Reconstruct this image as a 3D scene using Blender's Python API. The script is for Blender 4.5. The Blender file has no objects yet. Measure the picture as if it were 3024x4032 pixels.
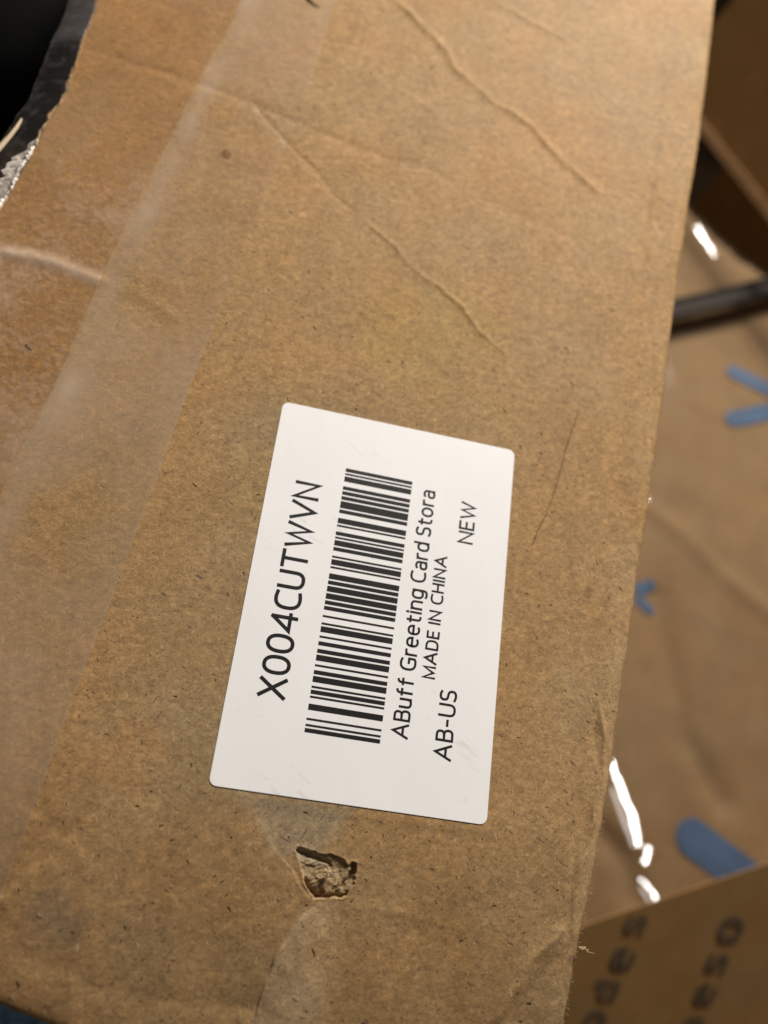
import bpy, math
import numpy as np
from mathutils import Matrix, Vector
sc = bpy.context.scene
COL = sc.collection
MM = 0.001
# ------------------------------------------------------------------ camera
CAM = np.array([-0.02044087, -0.03578542, 0.12295079])
RCV = np.array([[0.97066012, 0.12552112, 0.2050936],
                [0.19174709, -0.9187267, -0.34521632],
                [0.14509302, 0.37441382, -0.91583967]])      # rows: image right, image down, forward
FPX = 3300.0
cd = bpy.data.cameras.new("camera"); cam = bpy.data.objects.new("camera", cd); COL.objects.link(cam)
m = Matrix(((RCV[0][0], -RCV[1][0], -RCV[2][0], CAM[0]),
            (RCV[0][1], -RCV[1][1], -RCV[2][1], CAM[1]),
            (RCV[0][2], -RCV[1][2], -RCV[2][2], CAM[2]), (0, 0, 0, 1)))
cam.matrix_world = m
cd.sensor_fit = 'VERTICAL'; cd.sensor_height = 36; cd.sensor_width = 27
cd.lens = FPX / 4032 * 36
cd.clip_start = 0.005; cd.clip_end = 20
cd.dof.use_dof = True; cd.dof.focus_distance = 0.124; cd.dof.aperture_fstop = 11.5
sc.camera = cam
# ------------------------------------------------------------------ world and lamps
w = bpy.data.worlds.new("World"); sc.world = w; w.use_nodes = True
bgn = w.node_tree.nodes['Background']
bgn.inputs[0].default_value = (1.0, 0.84, 0.68, 1); bgn.inputs[1].default_value = 0.08
sc.view_settings.view_transform = 'Standard'; sc.view_settings.look = 'None'
sc.view_settings.exposure = 0; sc.view_settings.gamma = 1
LAMP = np.array([0.19, 0.54, 0.32])
ld = bpy.data.lights.new("ceiling_lamp", 'AREA'); ld.shape = 'RECTANGLE'; ld.size = 0.22; ld.size_y = 0.09
ld.energy = 7.6; ld.color = (1.0, 0.945, 0.89)
lamp = bpy.data.objects.new("ceiling_lamp", ld); COL.objects.link(lamp)
lamp.location = LAMP
lamp.rotation_euler = (Vector((0, 0.02, 0)) - Vector(LAMP)).to_track_quat('-Z', 'Y').to_euler()

DISP = 4032 / 2212.0
def P(px, py, z=0.0, plane=None):
    """point of the place seen at this spot of the picture, on the level z (mm) or on a plane (point, normal; mm)"""
    d = RCV.T @ np.array([(px * DISP - 1512) / FPX, (py * DISP - 2016) / FPX, 1])
    c = CAM * 1000
    if plane is not None:
        q, n = np.array(plane[0], float), np.array(plane[1], float)
        return c + d * (((q - c) @ n) / (d @ n))
    return c + d * ((z - c[2]) / d[2])
def PF(px, py, z=0.0): return P(px / DISP, py / DISP, z)

# ------------------------------------------------------------------ numeric noise
def vnoise(x, y, cell, seed):
    r = np.random.RandomState(seed).rand(256, 256)
    u = np.asarray(x) / cell + 1000.37; v = np.asarray(y) / cell + 1000.71
    iu = np.floor(u).astype(int); iv = np.floor(v).astype(int); fu = u - iu; fv = v - iv
    fu = fu * fu * (3 - 2 * fu); fv = fv * fv * (3 - 2 * fv)
    a = r[iu % 256, iv % 256]; b = r[(iu + 1) % 256, iv % 256]; c = r[iu % 256, (iv + 1) % 256]; d = r[(iu + 1) % 256, (iv + 1) % 256]
    return (a * (1 - fu) + b * fu) * (1 - fv) + (c * (1 - fu) + d * fu) * fv - 0.5
def fbm(x, y, cell, seed, n=4):
    s = 0; a = 1
    for i in range(n):
        s = s + a * vnoise(x, y, cell / 2 ** i, seed + i * 17); a *= .5
    return s
def sstep(a, b, x):
    t = np.clip((x - a) / (b - a), 0, 1); return t * t * (3 - 2 * t)
def polydist(x, y, pts):
    """distance, signed side and run length along a polyline (mm)"""
    best = np.full(np.shape(x), 1e9); side = np.zeros(np.shape(x)); run = np.zeros(np.shape(x)); tot = 0
    for (ax, ay), (bx, by) in zip(pts[:-1], pts[1:]):
        dx, dy = bx - ax, by - ay; L = math.hypot(dx, dy)
        t = np.clip(((x - ax) * dx + (y - ay) * dy) / L ** 2, 0, 1)
        ex = x - ax - t * dx; ey = y - ay - t * dy; d = np.hypot(ex, ey)
        s = (dx * (y - ay) - dy * (x - ax)) / L
        k = d < best
        best = np.where(k, d, best); side = np.where(k, s, side); run = np.where(k, tot + t * L, run); tot += L
    return best, side, run / tot
def inpoly(x, y, pts):
    x = np.asarray(x); ins = np.zeros(x.shape, bool); n = len(pts)
    for i in range(n):
        (x1, y1), (x2, y2) = pts[i], pts[(i + 1) % n]
        c = ((y1 > y) != (y2 > y))
        ins ^= c & (x < (x2 - x1) * (y - y1) / ((y2 - y1) or 1e-9) + x1)
    return ins
def W(pts): return [tuple(P(a, b)[:2]) for a, b in pts]

# ------------------------------------------------------------------ materials
def newmat(name):
    mt = bpy.data.materials.new(name); mt.use_nodes = True
    nt = mt.node_tree; nt.nodes.clear()
    out = nt.nodes.new('ShaderNodeOutputMaterial')
    return mt, nt, out
def nd(nt, t, **kw):
    n = nt.nodes.new(t)
    for k, v in kw.items():
        if k.startswith('i_'):
            key = k[2:]; key = int(key) if key.isdigit() else key.replace('_', ' ')
            n.inputs[key].default_value = v
        else: setattr(n, k, v)
    return n
def lk(nt, a, b): nt.links.new(a, b)
def ramp(nt, fac, stops):
    r = nt.nodes.new('ShaderNodeValToRGB'); e = r.color_ramp.elements
    while len(e) < len(stops): e.new(.5)
    for q, (p, c) in zip(e, stops):
        q.position = p; q.color = tuple(c) + (1,) if len(c) == 3 else c
    lk(nt, fac, r.inputs[0]); return r.outputs[0]
def mixc(nt, mode, fac, a, b):
    n = nt.nodes.new('ShaderNodeMix'); n.data_type = 'RGBA'; n.blend_type = mode
    for s, v in ((n.inputs[0], fac), (n.inputs[6], a), (n.inputs[7], b)):
        if hasattr(v, 'is_linked'): lk(nt, v, s)
        else: s.default_value = v if not isinstance(v, tuple) or len(v) == 4 else v + (1,)
    return n.outputs[2]
def noise(nt, vec, scale, detail=3, rough=.55, dist=0):
    n = nd(nt, 'ShaderNodeTexNoise'); n.inputs['Scale'].default_value = scale
    n.inputs['Detail'].default_value = detail; n.inputs['Roughness'].default_value = rough; n.inputs['Distortion'].default_value = dist
    lk(nt, vec, n.inputs['Vector']); return n.outputs['Fac']
def mapping(nt, vec, rot=(0, 0, 0), scale=(1, 1, 1), loc=(0, 0, 0)):
    if rot[2]:
        r = nd(nt, 'ShaderNodeMapping'); lk(nt, vec, r.inputs[0]); r.inputs['Rotation'].default_value = rot; vec = r.outputs[0]; rot = (0, 0, 0)
    n = nd(nt, 'ShaderNodeMapping'); lk(nt, vec, n.inputs[0])
    n.inputs['Rotation'].default_value = rot; n.inputs['Scale'].default_value = scale; n.inputs['Location'].default_value = loc
    return n.outputs[0]

def kraft(name, base, dark, fine=1.0, tone=True, rough=.62, flecks=1.0, bump=.35):
    mt, nt, out = newmat(name)
    co = nd(nt, 'ShaderNodeTexCoord').outputs['Object']
    mot = ramp(nt, noise(nt, co, 90, 4), [(.3, dark), (.7, base)])
    mot2 = noise(nt, mapping(nt, co, loc=(.3, .1, .2)), 750, 5, .7)
    c = mixc(nt, 'OVERLAY', .42 * fine, mot, ramp(nt, mot2, [(.3, (.28, .28, .28)), (.7, (.74, .72, .68))]))
    for k, (ang, sc1) in enumerate(((.35, 1200), (1.2, 1700), (2.3, 1400), (2.95, 1050))):
        f = noise(nt, mapping(nt, co, rot=(0, 0, ang), scale=(.28, 1.6, 1), loc=(k * .37, k * .11, 0)), sc1, 3, .65, 1.6)
        c = mixc(nt, 'OVERLAY', .26 * fine, c, ramp(nt, f, [(.3, (.2, .2, .2)), (.68, (.82, .81, .78))]))
    # hue patches: olive and orange pulp
    hue = ramp(nt, noise(nt, mapping(nt, co, loc=(1, 2, 3)), 55, 3), [(.35, (1.03, .99, .94)), (.65, (.97, 1.0, 1.02))])
    c = mixc(nt, 'MULTIPLY', 1.0, c, hue)
    if flecks:
        for k, (ang, s1, th, colr) in enumerate(((.5, 1100, .70, (.12, .08, .055)), (2.0, 1500, .69, (.14, .10, .07)), (1.2, 1500, .70, (.55, .40, .23)))):
            f = noise(nt, mapping(nt, co, rot=(0, 0, ang), scale=(.45, 1.5, 1), loc=(k * .9, .2, k)), s1, 2, .5, .3)
            c = mixc(nt, 'MIX', ramp(nt, f, [(th, (0, 0, 0)), (th + .035, (.8 * flecks,) * 3)]), c, colr)
    if tone:
        at = nd(nt, 'ShaderNodeAttribute', attribute_name='tone')
        c = mixc(nt, 'MULTIPLY', 1.0, c, at.outputs['Color'])
    b = nd(nt, 'ShaderNodeBsdfPrincipled'); b.inputs['Roughness'].default_value = rough
    b.inputs['Specular IOR Level'].default_value = .08
    lk(nt, c, b.inputs['Base Color'])
    bp = nd(nt, 'ShaderNodeBump'); bp.inputs['Strength'].default_value = bump; bp.inputs['Distance'].default_value = .00012
    lk(nt, noise(nt, co, 1500, 4, .7), bp.inputs['Height']); lk(nt, bp.outputs[0], b.inputs['Normal'])
    lk(nt, b.outputs[0], out.inputs[0])
    return mt
def plain(name, colr, rough=.6, spec=.4, var=.15, vs=200, bump=0):
    mt, nt, out = newmat(name)
    co = nd(nt, 'ShaderNodeTexCoord').outputs['Object']
    lo = tuple(v * (1 - var) for v in colr); hi = tuple(min(1, v * (1 + var)) for v in colr)
    c = ramp(nt, noise(nt, co, vs, 4), [(.3, lo), (.7, hi)])
    b = nd(nt, 'ShaderNodeBsdfPrincipled'); b.inputs['Roughness'].default_value = rough; b.inputs['Specular IOR Level'].default_value = spec
    lk(nt, c, b.inputs['Base Color'])
    if bump:
        bp = nd(nt, 'ShaderNodeBump'); bp.inputs['Strength'].default_value = bump; bp.inputs['Distance'].default_value = .0002
        lk(nt, noise(nt, co, vs * 4, 3), bp.inputs['Height']); lk(nt, bp.outputs[0], b.inputs['Normal'])
    lk(nt, b.outputs[0], out.inputs[0]); return mt
def paper(name, colr, scuff, sc1):
    mt, nt, out = newmat(name)
    co = nd(nt, 'ShaderNodeTexCoord').outputs['Object']
    c = ramp(nt, noise(nt, co, 70, 4), [(.3, tuple(v * .965 for v in colr)), (.7, colr)])
    f = noise(nt, mapping(nt, co, rot=(0, 0, .5), scale=(.35, 1.5, 1)), sc1, 4, .6, .8)
    g = noise(nt, mapping(nt, co, loc=(.4, .2, 0)), 60, 2)
    k = nd(nt, 'ShaderNodeMath', operation='MULTIPLY'); lk(nt, ramp(nt, f, [(.60, (0, 0, 0)), (.72, (1, 1, 1))]), k.inputs[0]); lk(nt, ramp(nt, g, [(.5, (0, 0, 0)), (.62, (.5, .5, .5))]), k.inputs[1])
    c = mixc(nt, 'MIX', k.outputs[0], c, scuff)
    b = nd(nt, 'ShaderNodeBsdfPrincipled'); b.inputs['Roughness'].default_value = .42; b.inputs['Specular IOR Level'].default_value = .35
    lk(nt, c, b.inputs['Base Color'])
    bp = nd(nt, 'ShaderNodeBump'); bp.inputs['Strength'].default_value = .25; bp.inputs['Distance'].default_value = .0003
    lk(nt, noise(nt, mapping(nt, co, scale=(1, .25, 1)), 160, 3), bp.inputs['Height']); lk(nt, bp.outputs[0], b.inputs['Normal'])
    lk(nt, b.outputs[0], out.inputs[0]); return mt
def clear(name, tint, haze, hazecol, rough, bump, bscale, spec=.5, attr=False, bdist=.0002):
    """transparent plastic: tinted see-through + milky haze + gloss"""
    mt, nt, out = newmat(name)
    co = nd(nt, 'ShaderNodeTexCoord').outputs['Object']
    tr = nd(nt, 'ShaderNodeBsdfTransparent'); tr.inputs[0].default_value = tint + (1,)
    df = nd(nt, 'ShaderNodeBsdfDiffuse'); df.inputs[0].default_value = hazecol + (1,)
    mx = nd(nt, 'ShaderNodeMixShader')
    hz = ramp(nt, noise(nt, co, 130, 5, .65), [(.3, (haze * .75,) * 3), (.7, (min(1, haze * 1.25),) * 3)])
    if attr:
        at = nd(nt, 'ShaderNodeAttribute', attribute_name='haze')
        ad = nd(nt, 'ShaderNodeMath', operation='ADD', use_clamp=True); lk(nt, hz, ad.inputs[0]); lk(nt, at.outputs['Fac'], ad.inputs[1]); hz = ad.outputs[0]
    lk(nt, hz, mx.inputs[0]); lk(nt, tr.outputs[0], mx.inputs[1]); lk(nt, df.outputs[0], mx.inputs[2])
    gl = nd(nt, 'ShaderNodeBsdfGlossy'); gl.inputs['Roughness'].default_value = rough
    fr = nd(nt, 'ShaderNodeFresnel'); fr.inputs[0].default_value = 1.5
    gm = nd(nt, 'ShaderNodeNewGeometry'); mr = nd(nt, 'ShaderNodeMapRange')       # a thin sheet: the same reflectance from both sides
    mr.inputs['To Min'].default_value = 1.5; mr.inputs['To Max'].default_value = 1 / 1.5
    lk(nt, gm.outputs['Backfacing'], mr.inputs['Value']); lk(nt, mr.outputs[0], fr.inputs[0])
    if bump:
        bp = nd(nt, 'ShaderNodeBump'); bp.inputs['Strength'].default_value = bump; bp.inputs['Distance'].default_value = bdist
        lk(nt, noise(nt, co, bscale, 3, .6), bp.inputs['Height'])
        lk(nt, bp.outputs[0], gl.inputs['Normal'])
    ml = nd(nt, 'ShaderNodeMath', operation='MULTIPLY', use_clamp=True); ml.inputs[1].default_value = spec * 2
    lk(nt, fr.outputs[0], ml.inputs[0])
    m2 = nd(nt, 'ShaderNodeMixShader'); lk(nt, ml.outputs[0], m2.inputs[0]); lk(nt, mx.outputs[0], m2.inputs[1]); lk(nt, gl.outputs[0], m2.inputs[2])
    lk(nt, m2.outputs[0], out.inputs[0]); return mt

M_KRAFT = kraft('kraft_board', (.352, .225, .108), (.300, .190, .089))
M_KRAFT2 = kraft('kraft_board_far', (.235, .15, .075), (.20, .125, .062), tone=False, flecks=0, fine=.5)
M_KRAFT3 = kraft('kraft_board_dark', (.36, .21, .085), (.31, .178, .068), tone=False, flecks=0, fine=.4)
M_RIM = plain('pale_board_edge', (.55, .36, .19), .9, .2)
M_TEAR = kraft('torn_ply', (.42, .30, .17), (.28, .19, .10), tone=False, bump=.8, flecks=.6)
M_TAPE = clear('clear_tape', (1, .98, .95), .15, (.62, .47, .33), .3, .3, 350, .35, attr=True)
M_TAPE2 = clear('amber_tape', (.96, .905, .82), .05, (.68, .5, .36), .25, .8, 900, .25, attr=True, bdist=.00035)
M_FROST = plain('frosted_adhesive', (.72, .66, .58), .35, .6, .3, 900, .8)
M_FILM = clear('clear_film', (.98, .97, .95), .035, (.62, .48, .35), .10, .1, 60, .5)
M_FOLD = clear('film_fold', (.97, .96, .95), .03, (.75, .68, .62), .10, .3, 110, .8, bdist=.001)
M_FOLD2 = clear('dull_film_fold', (.97, .96, .95), .05, (.75, .68, .62), .30, .2, 110, .3, bdist=.001)
M_PAPER = paper('label_paper', (.91, .90, .885), (.62, .58, .54), 420)
M_INK = paper('black_ink', (.016, .015, .015), (.05, .045, .04), 900)
M_BLUE = plain('blue_ink', (.045, .10, .195), .6, .3, .15, 90)
M_GREY = plain('grey_ink', (.13, .090, .058), .8, .2, .2, 60)
M_FIB = plain('dark_fibre', (.05, .035, .025), .9, .1, .4, 500)
M_FIBL = plain('pale_fibre', (.44, .30, .16), .9, .1, .3, 500)
M_STRAP = plain('dark_strap', (.05, .042, .035), .9, .1)
M_RIB = plain('strap_rib', (.016, .014, .013), .8, .15)
M_BLACK = plain('black_plastic', (.004, .004, .004), .7, .1)
M_FLOOR = plain('dark_floor', (.012, .007, .004), 1.0, .0, .4, 12)
M_DENIM = plain('blue_cloth', (.22, .40, .80), .9, .1, .5, 350, .5)

# ------------------------------------------------------------------ mesh helpers
def mesh_obj(name, v, f, mat, parent=None, smooth=False, attrs=None):
    me = bpy.data.meshes.new(name)
    me.from_pydata([tuple(p) for p in np.asarray(v, float) * MM], [], f); me.materials.append(mat)
    if smooth: me.shade_smooth()
    for k, a in (attrs or {}).items():
        at = me.attributes.new(k, 'FLOAT', 'POINT'); at.data.foreach_set('value', np.asarray(a, np.float32).ravel())
    o = bpy.data.objects.new(name, me); COL.objects.link(o); o.parent = parent
    return o
def grid_obj(name, X, Y, Z, mat, parent=None, color=None, attrs=None, skip=None):
    n, k = X.shape
    me = bpy.data.meshes.new(name)
    co = np.stack([X, Y, Z], -1).reshape(-1, 3) * MM
    me.vertices.add(n * k); me.vertices.foreach_set('co', co.astype(np.float32).ravel())
    i = np.arange(n * k).reshape(n, k)
    q = np.stack([i[:-1, :-1], i[1:, :-1], i[1:, 1:], i[:-1, 1:]], -1).reshape(-1, 4)
    if skip is not None: q = q[~(skip.ravel()[q] > 0).any(1)]
    me.loops.add(q.size); me.loops.foreach_set('vertex_index', q.ravel().astype(np.int32))
    me.polygons.add(len(q)); me.polygons.foreach_set('loop_start', (np.arange(len(q)) * 4).astype(np.int32))
    me.update(calc_edges=True); me.validate()
    me.shade_smooth(); me.materials.append(mat)
    if color is not None:
        at = me.attributes.new('tone', 'FLOAT_COLOR', 'POINT')
        c4 = np.concatenate([color.reshape(-1, 3), np.ones((n * k, 1))], 1); at.data.foreach_set('color', c4.astype(np.float32).ravel())
    for kk, a in (attrs or {}).items():
        at = me.attributes.new(kk, 'FLOAT', 'POINT'); at.data.foreach_set('value', a.astype(np.float32).ravel())
    o = bpy.data.objects.new(name, me); COL.objects.link(o); o.parent = parent
    return o
def thing(name, label, cat, loc, group=None):
    o = bpy.data.objects.new(name, None); COL.objects.link(o); o.empty_display_size = .01
    o['label'] = label; o['category'] = cat
    if group: o['group'] = group
    return o
def extrude_poly(pts3, n, d):
    """closed slab from an outline (mm) pushed by -n*d"""
    pts3 = [np.array(p, float) for p in pts3]; k = len(pts3)
    v = pts3 + [p - np.array(n) * d for p in pts3]
    f = [tuple(range(k)), tuple(range(2 * k - 1, k - 1, -1))] + [(i, i + k, (i + 1) % k + k, (i + 1) % k) for i in range(k)]
    return v, f

# ------------------------------------------------------------------ the near box: height of its top board
yk = lambda pts: (np.array([p[1] for p in pts])[::-1], np.array([p[0] for p in pts])[::-1])
RE = W([(1540, 0), (1510, 260), (1450, 650), (1395, 1080), (1330, 1500), (1290, 1800), (1250, 2000), (1225, 2212)])
LE = W([(210, 0), (140, 200), (75, 320), (0, 450)])
RE = [(62.4, 176.0)] + RE + [(30.5, -78.0)]; LE = [(-68.9, 176.0)] + LE + [(-79.5, -70.0)]
def right_x(y, rough=True):
    a, b = yk(RE); x = np.interp(y, a, b)
    return x + (.22 * vnoise(y, y * 0, 1.6, 5) + .5 * vnoise(y, y * 0, 9, 6) if rough else 0)
def left_x(y):
    a, b = yk(LE); return np.interp(y, a, b) + .25 * vnoise(y, y * 0, 2.0, 8) + .45 * vnoise(y, y * 0, 7, 9) + .16 * vnoise(y, y * 0, .8, 10)
TR = W([(723, -60), (723, 0), (668, 182), (513, 567), (411, 832), (273, 1207), (182, 1443), (62, 1771), (0, 1930), (-40, 2030)])
TL = W([(540, -60), (502, 47), (429, 175), (233, 567), (127, 817), (22, 1029), (-200, 1500)])
def line_x(L, y):
    a, b = yk(L); return np.interp(y, a, b)
CREASE = [  # points (picture), height, half width, kind
    ([(835, -20), (905, 50), (950, 90), (985, 150), (1060, 215), (1110, 245), (1150, 275), (1180, 310), (1230, 360), (1290, 410), (1335, 440)], .30, .85, 'ridge'),
    ([(200, 110), (300, 140), (430, 180), (560, 230), (640, 265), (720, 300), (830, 340), (940, 370), (1010, 415)], -.18, 1.2, 'ridge'),
    ([(1010, 415), (1100, 455), (1240, 520), (1330, 600)], -.08, 1.2, 'ridge'),
    ([(540, 215), (620, 310), (680, 370), (720, 420), (780, 470)], -.14, .5, 'ridge'),
    ([(780, 470), (850, 530), (890, 580), (950, 620), (1000, 665), (1040, 720), (1115, 780)], .17, .45, 'ridge'),
    ([(1045, -5), (1100, 20), (1155, 50), (1240, 95)], .16, .8, 'ridge'),
    ([(640, 95), (760, 150), (870, 200), (960, 250)], .07, .9, 'ridge'),
    ([(1258, 868), (1240, 915), (1225, 960), (1205, 1040), (1180, 1110), (1153, 1168)], -.16, .13, 'ridge'),
    ([(1440, 100), (1425, 300), (1400, 520), (1385, 700), (1350, 1000), (1310, 1300)], -.14, 1.6, 'ridge'),
    ([(1297, 1500), (1297, 1536), (1307, 1603), (1302, 1670), (1287, 1739), (1270, 1830), (1253, 1908), (1243, 1993), (1238, 2060)], .42, .42, 'ridge'),
    ([(1285, 1540), (1290, 1640), (1270, 1740), (1245, 1850), (1232, 1950)], -.18, .5, 'ridge'),
    ([(1238, 1990), (1190, 2045), (1158, 2073), (1140, 2120), (1104, 2177), (1075, 2240)], .34, .9, 'ridge'),
    ([(1230, 2060), (1180, 2110), (1150, 2165), (1120, 2240)], -.2, .9, 'ridge'),
    ([(160, 1795), (138, 1813), (91, 1857), (22, 1919), (-30, 1960)], .40, 1.3, 'step'),
    ([(-20, 540), (60, 552), (130, 572), (200, 600), (245, 615)], .30, 1.0, 'ridge'),
    ([(245, 615), (330, 650), (400, 700)], .12, 1.0, 'ridge'),
    ([(-20, 2070), (60, 2080), (150, 2105), (190, 2135), (300, 2165), (420, 2180), (560, 2190), (650, 2230)], -.12, 1.3, 'ridge'),
    ([(190, 2120), (165, 2230)], -.15, .7, 'ridge'),
    ([(690, 1955), (655, 1985), (600, 2070), (575, 2130), (548, 2230)], .22, .22, 'step'),
    ([(720, 1940), (780, 1965), (860, 1975), (960, 2000), (1040, 2020)], .10, .9, 'ridge'),
    ([(560, 1760), (590, 1830), (640, 1890), (675, 1955)], -.14, .4, 'step'),
]
CREASE = [(W(a), b, c, d) for a, b, c, d in CREASE]
Z3 = lambda pts: [tuple(PF(1000 + a * .3617, 3200 + b * .3617)[:2]) for a, b in pts]
HOLE = Z3([(450, 410), (470, 370), (590, 400), (700, 440), (850, 460), (980, 500), (1030, 570), (1060, 540), (1130, 555), (1115, 650), (1120, 720),
           (1100, 780), (1060, 850), (1030, 920), (900, 935), (760, 940), (670, 965), (620, 870), (560, 760), (525, 640), (510, 560)])
CREV = [(Z3([(455, 420), (560, 440), (700, 490), (830, 565)]), 1.7, .34), (Z3([(570, 760), (640, 860), (690, 920), (760, 860)]), 2.4, .36),
        (Z3([(700, 930), (800, 912), (1030, 900)]), 2.8, .28), (Z3([(1100, 570), (1080, 650), (1040, 740), (985, 810)]), 2.5, .42)]
PATCH = W([(672, 1960), (700, 1945), (760, 1950), (850, 1975), (800, 2040), (755, 2120), (735, 2240), (540, 2240), (575, 2130), (600, 2070), (640, 1990)])
PATCH2 = W([(520, 1720), (600, 1725), (760, 1755), (700, 1830), (720, 1880), (640, 1850), (600, 1850), (560, 1790)])
LX, LY = 20.0, 30.2
def hbase(x, y):
    h = .10 * fbm(x, y, 22, 31, 3) + .03 * fbm(x, y, 3.5, 41, 3) + .010 * fbm(x, y, .9, 51, 2)
    h = h - .0026 * np.clip(-24 - y, 0, 99) ** 2  # board front bent down, shaped to turn from the lamp and darken
    h = h + .012 * np.sin((x * .98 + y * .1) * 2 * math.pi / 6.3)                # flutes showing through the liner
    for pts, a, wd, kind in CREASE:
        a = a * 1.1
        x0 = min(p[0] for p in pts) - 8; x1 = max(p[0] for p in pts) + 8; y0 = min(p[1] for p in pts) - 8; y1 = max(p[1] for p in pts) + 8
        k = (x > x0) & (x < x1) & (y > y0) & (y < y1)
        if not k.any(): continue
        xx = x[k]; yy = y[k]
        jx = xx + .5 * vnoise(xx, yy, 2.2, 71); jy = yy + .5 * vnoise(xx, yy, 2.2, 72)
        d, s, r = polydist(jx, jy, pts)
        fade = sstep(0, .12, r) * (1 - sstep(.88, 1, r)) * (.75 + .7 * vnoise(xx, yy, 4, 73))
        if kind == 'ridge': e = (a * np.exp(-(d / wd) ** 1.5) - .22 * a * np.exp(-((s + 1.5) / 2.6) ** 2)) * fade
        else: e = a * (sstep(-wd * .5, wd * .5, s) - .5) * np.exp(-(d / 5) ** 2) * fade
        h[k] += e
    return h
def hfun(x, y, hole=True):
    shp = np.shape(x); x = np.asarray(x, float).ravel(); y = np.asarray(y, float).ravel()
    h = hbase(x, y)
    lab = (1 - sstep(LX + .3, LX + 2.5, np.abs(x))) * (1 - sstep(LY + .3, LY + 2.5, np.abs(y)))
    h = h * (1 - .93 * lab) - .02 * lab
    # board pressed down towards the worn right edge
    e = right_x(y, False) - x
    h -= .35 * np.exp(-np.clip(e, 0, 99) / 1.6) + .25 * np.exp(-((e - 4.5) / 1.6) ** 2)
    if hole:
        k = (np.abs(x - HOLE[6][0]) < 12) & (np.abs(y - HOLE[6][1]) < 12)
        if k.any():
            xx = x[k]; yy = y[k]
            jx = xx + .30 * vnoise(xx, yy, .9, 93) + .16 * vnoise(xx, yy, .35, 94); jy = yy + .30 * vnoise(xx, yy, .9, 96) + .16 * vnoise(xx, yy, .35, 97)
            ins = inpoly(jx, jy, HOLE); d, _, _ = polydist(jx, jy, HOLE + [HOLE[0]])
            fib = vnoise(xx * .35 + yy * .2, yy - .5 * xx, .28, 98)
            g = -.22 - .10 * sstep(.05, .5, d) + .30 * fbm(xx, yy, 1.3, 91, 5) + .10 * fib
            g = np.where(fbm(xx, yy, 2.1, 99, 2) > .12, g - .10, g)                    # a second ply torn away
            for pts, dep, wd in CREV:
                dd, _, rr_ = polydist(jx, jy, pts); g = g - .24 * dep * np.exp(-(dd / (wd * (.85 + .5 * vnoise(xx, yy, .6, 92)))) ** 2)
            lip = .07 * np.exp(-(d / .35) ** 2) * (.6 + 1.6 * vnoise(xx, yy, .8, 95))
            h[k] = np.where(ins, g * sstep(0, .10, d) + h[k], h[k] + lip)
    return h.reshape(shp)

box = thing('cardboard_box', 'large worn brown cardboard box, taped shut, with the white barcode label on its top', 'box', (0, 0, 0), 'cardboard boxes lying together')
hx = [p[0] for p in HOLE]; hy = [p[1] for p in HOLE]
y1_, y0_ = max(hy) + 1.2, min(hy) - 1.2
ys = np.concatenate([np.linspace(176, y1_, 660, endpoint=False), np.linspace(y1_, y0_, 120, endpoint=False), np.linspace(y0_, -78, 110)])
ym = (y0_ + y1_) / 2; la = float(left_x(np.array([ym]))[0]); ra = float(right_x(np.array([ym]))[0])
s0_ = (min(hx) - 1.6 - la) / (ra - la); s1_ = (max(hx) + 1.6 - la) / (ra - la)
s = np.concatenate([np.linspace(0, s0_, 235, endpoint=False), np.linspace(s0_, s1_, 120, endpoint=False), np.linspace(s1_, 1, 170)])
NR, NC = len(ys), len(s)
Ymesh = np.repeat(ys[:, None], NC, 1)
Lx = left_x(ys); Rx = right_x(ys)
Xmesh = Lx[:, None] + s[None, :] * (Rx - Lx)[:, None]
Zm = hfun(Xmesh, Ymesh)
# front edge of the box cuts across the lower left corner
FE = [(a, b - 1.6) for a, b in W([(-60, 2128), (0, 2153), (145, 2214), (300, 2275)])]
fx = np.array([p[0] for p in FE]); fy = np.array([p[1] for p in FE])
front = lambda x: np.interp(x, [-90] + list(fx) + [40], [fy[0] + 5] + list(fy) + [-78 + 2])
df = Ymesh - front(Xmesh)
Zm -= .4 * np.exp(-np.clip(df, 0, 99) / .8)
Ymesh2 = np.where(df < 0, front(Xmesh) + df * .02, Ymesh)
Zm = np.where(df < 0, Zm + df * 3.0, Zm)
# tone of the liner: stains, bleached tears, greyed and orange patches
T = np.ones(Xmesh.shape + (3,))
def tint(mask, c):
    global T
    T = T * (1 - mask[..., None]) + T * mask[..., None] * np.array(c)
soft = lambda pts, wd: sstep(-wd, wd, np.where(inpoly(Xmesh, Ymesh, pts), 1, -1) * polydist(Xmesh, Ymesh, pts + [pts[0]])[0] + .5 * wd * fbm(Xmesh, Ymesh, 2, 77, 3))
lo = fbm(Xmesh, Ymesh, 26, 101, 3); l2 = fbm(Xmesh, Ymesh, 9, 111, 4)
tint(np.clip(.5 + 1.2 * lo, 0, 1) * .4, (.94, .98, 1.08))
tint(np.clip(.3 + 1.3 * l2, 0, 1) * .28, (1.08, .98, .90))
rt = line_x(TR, Ymesh)
near_t = np.exp(-np.clip(Xmesh - rt, 0, 99) / 7) * (Xmesh > rt) * (1 - sstep(20, 60, Ymesh))
tint(near_t * .5, (1.12, .94, .78))
tint((Xmesh < 0).astype(float) * sstep(-4, 8, -np.abs(Ymesh + 2) + 34) * np.clip((Xmesh + 45) / 20, 0, 1) * .7, (.86, .97, 1.12))
pt = soft(PATCH, .35); xr_ = P(745, 2100)[0]; pt = pt * (1 - sstep(xr_ - 5, xr_ + .5, Xmesh + .8 * vnoise(Xmesh, Ymesh, 2, 61))); tint(pt * .9, (1.2, 1.34, 1.62))
p2 = soft(PATCH2, 1.2); tint(p2 * .8, (1.0, 1.18, 1.5))
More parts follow.
